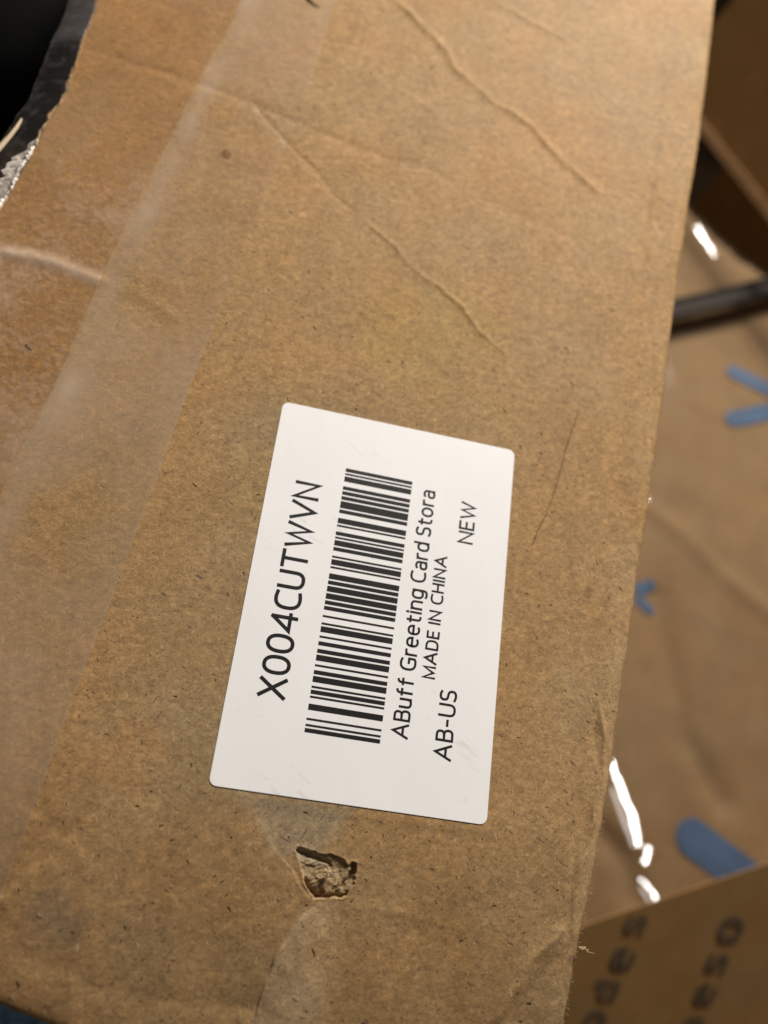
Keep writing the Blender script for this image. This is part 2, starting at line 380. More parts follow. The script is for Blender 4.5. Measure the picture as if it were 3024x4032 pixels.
pe = np.clip(1 - (Rx[:, None] - Xmesh) / 5.5, 0, 1) ** 1.5 * (.65 + 1.0 * fbm(Xmesh, Ymesh, 4, 131, 3))
tint(np.clip(pe, 0, 1) * .7 * (1 - .75 * sstep(20, 90, Ymesh)), (1.15, 1.22, 1.35))
JX = Xmesh + .30 * vnoise(Xmesh, Ymesh, .9, 93) + .16 * vnoise(Xmesh, Ymesh, .35, 94); JY = Ymesh + .30 * vnoise(Xmesh, Ymesh, .9, 96) + .16 * vnoise(Xmesh, Ymesh, .35, 97)
ins = inpoly(JX, JY, HOLE); tint(ins * .9, (1.0, 1.10, 1.28))
rim = polydist(JX, JY, HOLE + [HOLE[0]])[0]; tint(np.exp(-(rim / .16) ** 2) * (~ins) * .6, (1.3, 1.35, 1.4))

rl = polydist(Xmesh, Ymesh, CREASE[0][0])[0]; tint(np.exp(-(rl / .6) ** 2) * .5 * np.clip(.6 + fbm(Xmesh, Ymesh, 5, 143, 3), 0, 1.4), (1.22, 1.26, 1.25))
ck = polydist(Xmesh + .2 * vnoise(Xmesh, Ymesh, 1.2, 3), Ymesh, CREASE[7][0]); tint(.75 * np.exp(-(ck[0] / .12) ** 2) * sstep(0, .15, ck[2]) * (1 - sstep(.9, 1, ck[2])), (.22, .17, .14))
sc2 = polydist(Xmesh, Ymesh, CREASE[8][0])[0]; tint(np.exp(-(sc2 / .8) ** 2) * np.clip(.1 + 1.3 * fbm(Xmesh, Ymesh, 3, 141, 3), 0, 1), (.72, .66, .62))
for (px_, py_), r_, c_, k_ in (((950, 760), 13, (1.0, 1.03, .88), .8), ((1180, 330), 16, (1.05, 1.0, .93), .7), ((110, 1985), 4.0, (.74, .80, .95), .7), ((330, 2040), 5.5, (.80, .85, .95), .6),
        ((560, 2090), 5, (.80, .84, .92), .6), ((640, 1120), 9, (1.0, 1.02, .92), .6), ((1000, 1960), 6, (.88, .84, .80), .6), ((480, 1840), 9, (.90, .87, .84), .6), ((1290, 820), 3.0, (1.06, 1.1, 1.2), .5),
        ((700, 2150), 4, (1.0, 1.06, 1.15), .5), ((1230, 1500), 5, (1.02, 1.08, 1.18), .5), ((250, 1640), 7, (1.08, .96, .86), .7)):
    q_ = P(px_, py_); rd_ = np.hypot(Xmesh - q_[0], Ymesh - q_[1]) / r_ + .9 * fbm(Xmesh, Ymesh, r_ * .8, int(px_), 4)
    tint((1 - sstep(.45, 1.25, rd_)) * k_, c_)
st = W([(488, 334)])[0]; sd = np.hypot(Xmesh - st[0], (Ymesh - st[1]) * .9 + .2 * vnoise(Xmesh, Ymesh, .7, 9)); tint(1 - sstep(.75, 1.15, sd + .3 * vnoise(Xmesh, Ymesh, .6, 19)), (.52, .42, .34))
st = W([(1272, 1278)])[0]; sd = np.hypot((Xmesh - st[0]), (Ymesh - st[1]) * .7); tint(np.exp(-(sd / .7) ** 2) * .6, (.4, .35, .3))
# skirts: rounded right edge, then the side wall; left cut edge
th = np.linspace(0, math.pi / 2, 7)[1:]
rr = 1.3
SX = Rx[:, None] + rr * np.sin(th)[None, :] - .15; SZ = Zm[:, -1:] - rr * (1 - np.cos(th))[None, :]
SX = np.concatenate([SX, SX[:, -1:] - .4, SX[:, -1:] - 2, SX[:, -1:] - 3], 1); SZ = np.concatenate([SZ, SZ[:, -1:] - 20, SZ[:, -1:] - 100, SZ[:, -1:] - 290], 1)
KX = np.concatenate([Lx[:, None] + 1, Lx[:, None] + .4, Lx[:, None] - .25], 1); KZ = np.concatenate([Zm[:, :1] - 290, Zm[:, :1] - 3.2, Zm[:, :1] - .5], 1)
X = np.concatenate([KX, Xmesh, SX], 1); Z = np.concatenate([KZ, Zm, SZ], 1)
Y = np.concatenate([np.repeat(Ymesh2[:, :1], 3, 1), Ymesh2, np.repeat(Ymesh2[:, -1:], SX.shape[1], 1)], 1)
TT = np.concatenate([np.repeat(T[:, :1], 3, 1), T, np.repeat(T[:, -1:], SX.shape[1], 1)], 1)
grid_obj('top_panel', X, Y, Z, M_KRAFT, box, color=TT)

# loose fibres lying in the liner (too many to count) and hairs standing off the edge
rng = np.random.RandomState(12)
def fibres(n, mat, name, xr, yr, lr, wr, dz=.03, edge=False):
    y = rng.uniform(*yr, n); ks = 5; t = np.arange(ks)
    L = rng.uniform(*lr, n) * np.where(rng.rand(n) < .12, 1.6, 1); wd = rng.uniform(*wr, n); cur = rng.normal(0, .8, n)
    if edge: x = right_x(y) + .8; a = rng.normal(-.1, .5, n)
    else:
        x = rng.uniform(*xr, n); a = rng.uniform(0, 2 * math.pi, n)
        k = ~(((np.abs(x) < LX + .5) & (np.abs(y) < LY + .5)) | (x > right_x(y) - .5) | (x < line_x(TR, y)) | (y < front(x) + 1.5) | inpoly(x, y, HOLE))
        x, y, a, L, wd, cur = [q[k] for q in (x, y, a, L, wd, cur)]
    n = len(x); aa = a[:, None] + cur[:, None] * t / ks
    px = x[:, None] + np.cumsum(np.cos(aa) * L[:, None] / ks, 1); py = y[:, None] + np.cumsum(np.sin(aa) * L[:, None] / ks, 1)
    hz = hfun(px, py, False) + dz if not edge else hfun(right_x(y) - .1, y, False)[:, None] - rng.uniform(.25, .9, (n, 1)) + rng.uniform(-.2, .5, (n, 1)) * L[:, None] * t / (ks - 1)
    ww = wd[:, None] * (1 - .75 * np.abs(2 * t / (ks - 1) - 1)) * .5
    V = np.stack([np.stack([px - np.sin(aa) * ww, py + np.cos(aa) * ww, hz], -1), np.stack([px + np.sin(aa) * ww, py - np.cos(aa) * ww, hz], -1),
                  np.stack([px, py, hz + wd[:, None] * .4], -1)], 2).reshape(-1, 3)
    F = []
    for i in range(n):
        for k in range(ks - 1):
            c = i * ks * 3 + k * 3; F += [(c, c + 2, c + 5, c + 3), (c + 2, c + 1, c + 4, c + 5), (c + 1, c, c + 3, c + 4)]
    o = mesh_obj(name, V, F, mat, box); o['kind'] = 'stuff'; return o
fibres(4500, M_FIB, 'dark_fibre', (-70, 60), (-62, 70), (.12, .5), (.03, .07))
fibres(450, M_FIB, 'dark_fibre', (-70, 60), (-60, 60), (.25, .9), (.06, .15))
fibres(160, M_FIB, 'dark_fibre', (-70, 60), (60, 170), (.3, 1.0), (.08, .16))
fibres(1500, M_FIBL, 'pale_fibre', (-70, 60), (-62, 90), (.15, .6), (.03, .07))
fibres(700, M_FIBL, 'edge_fibre', None, (-62, 60), (.15, .7), (.03, .07), edge=True)
fibres(120, M_FIBL, 'edge_fibre', None, (60, 160), (.15, .6), (.04, .07), edge=True)
# curly hair of paper at the lower right edge and one long hair
def hair(pts, r, mat, name):
    V = []; F = []
    for i, p in enumerate(pts):
        p = np.array(p, float); t = np.array(pts[min(i + 1, len(pts) - 1)], float) - np.array(pts[max(i - 1, 0)], float); t /= np.linalg.norm(t)
        u = np.cross(t, (0, 0, 1)); u /= np.linalg.norm(u) + 1e-9; v = np.cross(t, u); rad = r * (1 - .7 * i / (len(pts) - 1))
        V += [p + rad * (u * math.cos(a) + v * math.sin(a)) for a in np.arange(5) * 2 * math.pi / 5]
    for i in range(len(pts) - 1):
        for k in range(5): F.append((i * 5 + k, i * 5 + (k + 1) % 5, (i + 1) * 5 + (k + 1) % 5, (i + 1) * 5 + k))
    F += [tuple(range(4, -1, -1)), tuple(range(len(V) - 5, len(V)))]
    return mesh_obj(name, V, F, mat, box, True)
hair([P(a, b, -1) for a, b in [(1250, 2046), (1258, 2052), (1263, 2046), (1268, 2056), (1275, 2058), (1284, 2060)]], .16, M_FIBL, 'paper_shred')
hair([P(a, b, -1) for a, b in [(1250, 2048), (1259, 2046), (1266, 2054), (1272, 2051)]], .13, M_FIBL, 'paper_shred')
hair([P(a, b, 0) for a, b in [(1372, 1190), (1384, 1230), (1394, 1262), (1400, 1276)]], .035, M_FIBL, 'paper_hair')
hair([P(a, b, .3) for a, b in [(650, -30), (668, -2), (680, 8), (692, 14)]], .28, M_TEAR, 'paper_shred')
hair([P(a, b, .12) for a, b in [(1153, 1172), (1160, 1150), (1166, 1138)]], .04, M_FIB, 'paper_hair')
hair([P(a, b, .12) for a, b in [(56, 744), (62, 750), (70, 757)]], .16, M_FIB, 'dark_splinter')
# raised torn flakes of ply in the hole
def flake(cx, cy, r, zz, seed, mat=M_TEAR, tilt=.3, par=box, name='torn_flake', stretch=1.6):
    q = np.random.RandomState(seed); n = 14; V = []
    c = np.array(Z3([(cx, cy)])[0]); rot = q.uniform(0, 3)
    for lay in (0, 1):
        for i in range(n):
            a = i / n * 2 * math.pi; rad = r * (.6 + .6 * q.rand()) if lay == 0 else None
            if lay == 0: V.append((a, rad))
    pts = [(c[0] + rad * stretch * math.cos(a) * math.cos(rot) - rad * math.sin(a) * math.sin(rot), c[1] + rad * stretch * math.cos(a) * math.sin(rot) + rad * math.sin(a) * math.cos(rot)) for a, rad in V]
    top = [(x, y, zz + tilt * (x - c[0]) + .12 * q.randn()) for x, y in pts]
    v = top + [(x, y, z - .12) for x, y, z in top] + [(c[0], c[1], zz + .15)]
    f = [(i, (i + 1) % n, 2 * n) for i in range(n)] + [(i, i + n, (i + 1) % n + n, (i + 1) % n) for i in range(n)] + [tuple(range(2 * n - 1, n - 1, -1))]
    return mesh_obj(name, v, f, mat, par)
for i, (a, b, r, z) in enumerate([(800, 640, .5, -.30), (720, 720, .45, -.3), (880, 790, .35, -.15)]):
    flake(a, b, r, z, 40 + i, tilt=rng.uniform(-.25, .25))

# ------------------------------------------------------------------ tape
def strip(name, xa, xb, y0, y1, mat, off, nx, ny, haze=None, drop=None, parent=box):
    yy = np.linspace(y1, y0, ny); t = np.linspace(0, 1, nx)
    A = xa(yy); B = xb(yy)
    Xs = A[:, None] + t[None] * (B - A)[:, None]; Ys = np.repeat(yy[:, None], nx, 1)
    Zs = hfun(Xs, Ys, False) + off
    Ys2 = np.maximum(Ys, front(Xs) + .3)
    hz = haze(Xs, Ys) if haze is not None else np.zeros(Xs.shape)
    if drop is not None: Zs = drop(Xs, Ys, Zs)
    return grid_obj(name, Xs, Ys2, Zs, mat, parent, attrs={'haze': hz})
def haze1(x, y):
    l = line_x(TL, y); r = line_x(TR, y)
    band = np.exp(-((x - l - 2.0) / 2.2) ** 2) * (x > l - .2) * (.15 + .4 * fbm(x, y, 10, 201, 3))      # air trapped along the overlap
    fade = (1 - sstep(40, 110, y)) * .0
    mid = .25 * fbm(x, y, 14, 205, 3) - .02
    edge = .13 * np.exp(-(r - x) / .25)
    return np.clip(band, 0, .5) + mid + edge - fade - .12 * (x < l)
tape = strip('packing_tape', lambda y: left_x(y) + .1, lambda y: line_x(TR, y), -62, 172, M_TAPE, .10, 110, 520, haze1)
tape['label'] = 'clear hazy packing tape stuck down the left side of the box top'
def haze2(x, y):
    d = polydist(x, y, CREASE[14][0])[0]
    ln = np.exp(-(d / 1.3) ** 2) * .5
    bub_glints = np.clip(fbm(x, y, 7, 301, 4) - .12, 0, 1) * .5 * (1 - sstep(55, 95, y)) + np.clip(vnoise(x, y, .7, 311) + .6 * vnoise(x, y, .35, 317) + .8 * vnoise(x, y, 6, 319) - .10, 0, .5) * .42 * (1 - sstep(50, 90, y))  # bubbles, plus pale haze specks painted in for gloss sparkle
    return ln + bub_glints * .8
tape2 = strip('packing_tape', lambda y: left_x(y) + .2, lambda y: line_x(TL, y), -10, 172, M_TAPE2, .20, 90, 480, haze2)
tape2['label'] = 'amber tinted glossy packing tape along the left rim of the box top'
# overhanging rim of tape beyond the cut edge
def ov_drop(x, y, z):
    e = left_x(y) - x; return .1 - .25 * np.clip(e, 0, 9) - .03 * np.clip(e, 0, 9) ** 2 + .10 * fbm(x, y, 12, 401, 2)
OVW = lambda y: np.interp(y, [40, 54, 70, 85, 98, 106, 176], [7.5, 7.2, 7.0, 6.5, 5.8, 5.6, 5.0]) + .15 * vnoise(y, y * 0, 5, 411)
def haze3(x, y):
    e = (left_x(y) - x)
    return .0 + .14 * sstep(93, 97, y) + .25 * (np.exp(-((e - OVW(y)) / .3) ** 2)) * (y < 96) * (.4 + 1.5 * vnoise(x, y, 1.2, 421)) + .16 * np.clip(fbm(x, y, 1.5, 431, 3), 0, 1)
M_TAPE3 = clear('loose_tape', (.8, .8, .8), .04, (.42, .38, .36), .25, .8, 500, .25, attr=True)
ov = strip('tape_overhang', lambda y: left_x(y) - OVW(y), lambda y: left_x(y) + .3, 30, 172, M_TAPE3, 0, 26, 420, haze3, ov_drop)
ov['label'] = 'loose clear tape sticking out past the cut edge of the box'
# milky adhesive crumbs along the cut edge
def frost(name, y0, y1, wa, amp, seed, mat):
    yy = np.linspace(y1, y0, int((y1 - y0) / .12)); t = np.linspace(0, 1, 22)
    wv = wa(yy) * (1 + .9 * vnoise(yy, yy * 0, 1.6, seed) + .6 * vnoise(yy, yy * 0, .6, seed + 1))
    A = left_x(yy) - wv; B = left_x(yy) + .25 + .3 * vnoise(yy, yy * 0, 1.1, seed + 2)
    Xs = A[:, None] + t[None] * (B - A)[:, None]; Ys = np.repeat(yy[:, None], len(t), 1)
    Zs = -.1 - .25 * (left_x(Ys) - Xs) + amp * np.sin(t * math.pi)[None] * (.6 + 1.2 * fbm(Xs, Ys, 1.2, seed + 3, 4))
    o = grid_obj(name, Xs, Ys, Zs, mat, box); return o
M_MILK = clear('milky_adhesive', (.7, .7, .72), .84, (.78, .70, .60), .5, .35, 500, .1, bdist=.0004)
frost('milky_adhesive', 30, 70.5, lambda y: np.interp(y, [30, 54, 62, 68, 70.5], [4.5, 3.2, 2.6, 1.8, .4]), .18, 501, M_MILK)
frost('frayed_edge', 30, 70, lambda y: np.interp(y, [30, 60, 68, 70], [1.0, .8, .7, .2]), .6, 521, M_FROST)
frost('frayed_edge', 69.5, 168, lambda y: np.interp(y, [69.5, 78, 90, 168], [.6, .6, .25, .2]), .2, 541, M_RIM)
# fold in the loose tape; its reflected light is painted as pale colour
fp = [P(a, b, -1.2) for a, b in [(-20, 340), (5, 312), (22, 293), (36, 275), (47, 258)]]
V = []; F = []
for i, p in enumerate(fp):
    t = np.array(fp[min(i + 1, 4)]) - np.array(fp[max(i - 1, 0)]); t /= np.linalg.norm(t); u = np.cross(t, (0, 0, 1)); u /= np.linalg.norm(u)
    wd = [1.1, 1.0, .8, .7, .3][i]
    for k in range(7):
        c = k / 6 * 2 - 1; V.append(p + u * c * wd * .5 + np.array([0, 0, .35 * (1 - c * c)]))
for i in range(4):
    for k in range(6): a = i * 7 + k; F.append((a, a + 1, a + 8, a + 7))
mesh_obj('tape_fold', V, F, plain('tape_fold', (.58, .44, .28), .4, .5), box, True)

# ------------------------------------------------------------------ the label
def rrect(w2, h2, r, n=8):
    pts = []
    for cx, cy, a0 in ((w2 - r, h2 - r, 0), (-w2 + r, h2 - r, 90), (-w2 + r, -h2 + r, 180), (w2 - r, -h2 + r, 270)):
        for i in range(n + 1):
            a = math.radians(a0 + 90 * i / n); pts.append((cx + r * math.cos(a), cy + r * math.sin(a)))
    return pts
LZ = .08
v, f = extrude_poly([(x, y, LZ) for x, y in rrect(LX, LY, 1.1)], (0, 0, 1), .10)
label = mesh_obj('barcode_label', v, f, M_PAPER, box)
label['label'] = 'white paper barcode label with rounded corners stuck on the box'
bv = label.modifiers.new('soft', 'BEVEL'); bv.width = .00003; bv.segments = 2; bv.limit_method = 'ANGLE'
TZ = LZ + .006
# barcode: Code 128 B bars
T128 = ["212222","222122","222221","121223","121322","131222","122213","122312","132212","221213","221312","231212","112232","122132","122231","113222","123122","123221","223211","221132","221231","213212","223112","312131","311222","321122","321221","312212","322112","322211","212123","212321","232121","111323","131123","131321","112313","132113","132311","211313","231113","231311","112133","112331","132131","113123","113321","133121","313121","211331","231131","213113","213311","213131","311123","311321","331121"]
seq = ['211214'] + [T128[k] for k in (56, 16, 16, 20, 35, 53, 52, 55, 54, 46)] + ['412121', '2331112']
b0 = [P(a / DISP, b / DISP, TZ) for a, b in ((1194.8, 2882), (1494.8, 2927.8), (1365.5, 1844.8), (1625, 1897))]
bx0 = (b0[0][0] + b0[2][0]) / 2; bx1 = (b0[1][0] + b0[3][0]) / 2; by0 = (b0[0][1] + b0[1][1]) / 2; by1 = (b0[2][1] + b0[3][1]) / 2
tot = sum(int(c) for q in seq for c in q); mod = (by1 - by0) / tot
print('barcode', bx0, bx1, by0, by1, tot)
y = by0
for q in seq:
    for i, c in enumerate(q):
        wv = int(c) * mod
        if i % 2 == 0:
            g = .02
            mesh_obj('barcode_bar', [(bx0, y - g, TZ), (bx1, y - g, TZ), (bx1, y + wv + g, TZ), (bx0, y + wv + g, TZ)], [(0, 1, 2, 3)], M_INK, label)
        y += wv
# lettering drawn with an even pen, cap height 1
def arc(cx, cy, rx, ry, a0, a1, n=None):
    n = n or max(4, int(abs(a1 - a0) / 11))
    return [(cx + rx * math.cos(math.radians(a0 + (a1 - a0) * i / n)), cy + ry * math.sin(math.radians(a0 + (a1 - a0) * i / n))) for i in range(n + 1)]
def sq(cx, cy, rx, ry, a0, a1, p=2.5):
    o = []
    for x, y in arc(0, 0, 1, 1, a0, a1, max(6, int(abs(a1 - a0) / 9))):
        o.append((cx + rx * math.copysign(abs(x) ** (2 / p), x), cy + ry * math.copysign(abs(y) ** (2 / p), y)))
    return o
def glyphs(ch):
    xh = .74
    G = {
     'X': (.72, [[(0, 0), (.69, 1)], [(.03, 1), (.72, 0)]]),
     '0': (.64, [sq(.32, .5, .32, .5, 0, 360, 2.35)]),
     '4': (.70, [[(.54, 0), (.54, 1)], [(.54, 1), (0, .27), (.70, .27)]]),
     'C': (.66, [[(.66, .96)] + sq(.40, .5, .40, .5, 72, 288) + [(.66, .04)]]),
     'U': (.64, [[(0, 1), (0, .36)] + sq(.32, .36, .32, .36, 180, 360) + [(.64, .36), (.64, 1)]]),
     'T': (.70, [[(0, 1), (.70, 1)], [(.35, 1), (.35, 0)]]),
     'W': (1.02, [[(0, 1), (.26, .02), (.51, .96), (.76, .02), (1.02, 1)]]),
     'V': (.76, [[(0, 1), (.38, .02), (.76, 1)]]),
     'N': (.66, [[(0, 0), (0, 1), (.66, 0), (.66, 1)]]),
     'A': (.82, [[(0, 0), (.41, 1), (.82, 0)], [(.15, .34), (.67, .34)]]),
     'B': (.58, [[(.34, .53), (0, .53), (0, 1), (.30, 1)] + sq(.30, .77, .23, .23, 90, -90) + [(.30, .54)], [(0, .53), (0, 0), (.32, 0)] + sq(.32, .265, .26, .265, -90, 90) + [(.30, .53)]]),
     'u': (.50, [[(0, xh), (0, .28)] + sq(.25, .28, .25, .28, 180, 360) + [(.50, .28), (.50, xh)], [(.50, .2), (.50, 0)]]),
     'f': (.40, [[(.14, 0), (.14, .82)] + sq(.34, .82, .20, .20, 180, 95), [(0, .70), (.38, .70)]]),
     'G': (.72, [[(.68, .93)] + sq(.40, .5, .40, .5, 68, 270) + [(.60, .01), (.72, .08), (.72, .46), (.42, .46)]]),
     'r': (.32, [[(0, 0), (0, xh)], [(0, .46)] + sq(.26, .46, .26, .27, 170, 80)]),
     'e': (.56, [[(.02, .40), (.56, .40)] + sq(.28, .37, .28, .37, 5, 305)]),
     't': (.38, [[(.14, .92), (.14, .20)] + sq(.34, .20, .20, .20, 180, 275), [(0, .70), (.38, .70)]]),
     'i': (.02, [[(.01, 0), (.01, xh)], [(.01, .90), (.01, 1.01)]]),
     'n': (.50, [[(0, 0), (0, xh)], [(0, .45)] + sq(.25, .45, .25, .28, 170, 0) + [(.50, 0)]]),
     'g': (.54, [sq(.27, .38, .27, .36, 0, 360), [(.54, xh), (.54, 0)] + sq(.27, 0, .27, .26, 0, -130)]),
     'a': (.48, [[(.05, .68)] + sq(.24, .50, .24, .24, 110, 0) + [(.48, 0)], [(.48, .42), (.24, .42)] + sq(.22, .21, .22, .21, 90, 270) + [(.30, 0), (.48, .12)]]),
     'd': (.54, [sq(.27, .37, .27, .37, 0, 360), [(.54, 1.04), (.54, 0)]]),
     'b': (.54, [sq(.27, .37, .27, .37, 0, 360), [(0, 1.04), (0, 0)]]),
     's': (.44, [[(.42, .66)] + sq(.22, .56, .21, .18, 70, 250) + sq(.22, .19, .22, .19, 80, -110) + [(0, .07)]]),
     'S': (.54, [[(.50, .93)] + sq(.27, .755, .25, .245, 65, 240) + sq(.27, .25, .27, .25, 70, -115) + [(0, .07)]]),
     'o': (.58, [sq(.29, .37, .29, .37, 0, 360, 2.2)]),
     'M': (.80, [[(0, 0), (0, 1), (.40, .12), (.80, 1), (.80, 0)]]),
     'D': (.64, [[(.26, 0), (0, 0), (0, 1), (.26, 1)] + sq(.26, .5, .38, .5, 90, -90)]),
     'E': (.46, [[(.46, 1), (0, 1), (0, 0), (.46, 0)], [(0, .52), (.42, .52)]]),
     'H': (.62, [[(0, 0), (0, 1)], [(.62, 0), (.62, 1)], [(0, .52), (.62, .52)]]),
     'I': (.02, [[(.01, 0), (.01, 1)]]),
     '-': (.32, [[(0, .40), (.32, .40)]]),
    }
    return G[ch]
def ribbon(pts, wd, jit=0):
    q = [np.array(pts[0], float)]
    for p in pts[1:]:
        if np.hypot(*(np.array(p) - q[-1])) > 1e-3: q.append(np.array(p, float))
    closed = np.hypot(*(q[0] - q[-1])) < 2e-2 and len(q) > 5
    if closed: q = q[:-1]
    n = len(q); out = []
    for i in range(n):
        a = q[i - 1] if (i > 0 or closed) else None; b = q[(i + 1) % n] if (i < n - 1 or closed) else None
        d1 = (q[i] - a) / np.hypot(*(q[i] - a)) if a is not None else None
        d2 = (b - q[i]) / np.hypot(*(b - q[i])) if b is not None else None
        if d1 is None: d1 = d2
        if d2 is None: d2 = d1
        t = d1 + d2; L = np.hypot(*t)
        if L < 1e-3: t = d1; L = 1
        t = t / L; nrm = np.array([-t[1], t[0]]); cs = max(.42, abs(nrm @ np.array([-d1[1], d1[0]])))
        h = wd / 2 / cs; e = np.zeros(2)
        if not closed and i == 0: e = -d2 * wd * .35
        if not closed and i == n - 1: e = d1 * wd * .35
        out += [q[i] + e + nrm * h, q[i] + e - nrm * h]
    F = [(2 * i, 2 * i + 1, (2 * i + 3) % (2 * n), (2 * i + 2) % (2 * n)) for i in range(n if closed else n - 1)]
    return out, F
def pen_text(body, name, frame, pen, gap, space, parent, mat, widen=1.0):
    org, rd, up, L, H = frame; org, rd, up = [np.array(q, float) for q in (org, rd, up)]
    V = []; F = []; x = 0; k = 0
    lay = []
    for ch in body:
        if ch == ' ': x += space - gap; continue
        wg, st = glyphs(ch); lay.append((x, st)); x += wg + gap
    tot = x - gap; sx = L / tot if L else H * widen
    nz = np.cross(rd, up)
    for x0, st in lay:
        for pl in st:
            k += 1
            px = [((x0 + a) * sx / H, b) for a, b in pl]
            vv_, ff_ = ribbon(px, pen)
            b0_ = len(V); V += [org + rd * p[0] * H + up * p[1] * H + nz * (k % 3) * .004 for p in vv_]; F += [tuple(i + b0_ for i in f_) for f_ in ff_]
    print(body, 'stretch', sx / H)
    return mesh_obj(name, V, F, mat, parent)
def fp_(p): return P(p[0] / DISP, p[1] / DISP, TZ)
def add(body, s_, e_, H, pen, gap, space):
    a, b = fp_(s_), fp_(e_); xb = (a[0] + b[0]) / 2
    pen_text(body, 'printed_text', ((xb, a[1], TZ), (0, 1, 0), (-1, 0, 0), b[1] - a[1], H), pen, gap, space, label, M_INK)
add("X004CUTWVN", (1113, 2751), (1261, 1915), abs(fp_((1113, 2751))[0] - fp_((1015, 2731))[0]), .155, .24, .5)
add("ABuff Greeting Card Stora", (1602, 2908), (1712, 1939), abs(fp_((1611, 2841))[0] - fp_((1553, 2836))[0]), .165, .27, .62)
add("MADE IN CHINA", (1710, 2672), (1759, 2196), abs(fp_((1710, 2672))[0] - fp_((1666, 2664))[0]), .19, .28, .66)
add("AB-US", (1773, 2995), (1796, 2727), abs(fp_((1782, 2927))[0] - fp_((1721, 2922))[0]), .16, .28, .6)
add("NEW", (1859, 2142), (1872, 1987), abs(fp_((1859, 2142))[0] - fp_((1806, 2134))[0]), .16, .24, .6)

# ------------------------------------------------------------------ parcel with blue print behind, in clear film
ZP = -170.0
par = thing('wrapped_parcel', 'brown parcel with blue printed strokes under clear film, right of the big box', 'parcel', (0, 0, 0), 'cardboard boxes lying together')
c = [P(1180, 1150, ZP), P(1450, 350, ZP), P(1900, 430, ZP), P(1950, 2300, ZP), P(1150, 2300, ZP)]
gx = np.linspace(40, 330, 180); gy = np.linspace(-150, 420, 320)
GX, GY = np.meshgrid(gx, gy[::-1])
CUT = [P(a, b, ZP)[:2] for a, b in ((1300, 300), (1440, 405), (1495, 462), (1600, 560), (1800, 690))]
def pcrease(x, y):
    h = np.zeros(np.shape(x))
    for pts, a_, w_ in (([(1395, 1090), (1470, 1150), (1560, 1250), (1680, 1345)], 1.3, 4.0),
                        ([(1420, 1290), (1445, 1420), (1480, 1600), (1560, 1730)], -2.0, 5), ([(1300, 1800), (1350, 1850), (1385, 1950)], -3.0, 5)):
        d = polydist(x, y, [tuple(P(a, b, ZP)[:2]) for a, b in pts])[0]; h = h + a_ * np.exp(-(d / w_) ** 2)
    return h
PF_ = lambda x, y: ZP + 3 * fbm(x, y, 70, 601, 3) + pcrease(x, y)
cut = lambda x, y: np.where(polydist(x, y, CUT)[1] > 0, 1, 0)          # the parcel ends here; beyond it a dark gap
GZ = PF_(GX, GY)
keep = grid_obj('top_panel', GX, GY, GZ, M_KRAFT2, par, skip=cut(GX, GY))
hP = lambda x, y: PF_(np.array([x]), np.array([y]))[0]
q_ = [tuple(p) + (ZP - 7,) for p in CUT]
vv, ff = extrude_poly([(q_[0][0], -150, ZP - 7), (q_[-1][0], -150, ZP - 7)] + q_[::-1], (0, 0, 1), 120)
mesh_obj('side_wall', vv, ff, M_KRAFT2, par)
def stroke(pts, wpx, name='blue_stroke', dz=.7):
    A = P(*pts[0], ZP); B = P(*pts[1], ZP); u = (B - A); u[2] = 0; L = np.linalg.norm(u); u /= L; n = np.array([-u[1], u[0], 0])
    mid = np.array(pts[0]); wv = wpx * DISP / FPX * (RCV[2] @ (A - CAM * 1000)) / 2
    V = []; N = 14
    for i in range(N + 1):
        a = math.pi / 2 + math.pi * i / N; V.append(A + wv * (u * math.cos(a) + n * math.sin(a)))
    for i in range(N + 1):
        a = -math.pi / 2 + math.pi * i / N; V.append(B + wv * (u * math.cos(a) + n * math.sin(a)))
    ctr = (A + B) / 2
    V = [np.array([p[0], p[1], hP(p[0], p[1]) + dz]) for p in V] + [np.array([ctr[0], ctr[1], hP(ctr[0], ctr[1]) + dz])]
    k = len(V) - 1
    mesh_obj(name, V, [(i, (i + 1) % k, k) for i in range(k)], M_BLUE, par)
stroke([(1587, 803), (1680, 852)], 33); stroke([(1585, 904), (1690, 884)], 38); stroke([(1382, 1272), (1404, 1264)], 27)
stroke([(1383, 1297), (1405, 1316)], 23); stroke([(1497, 1810), (1680, 1950)], 82)
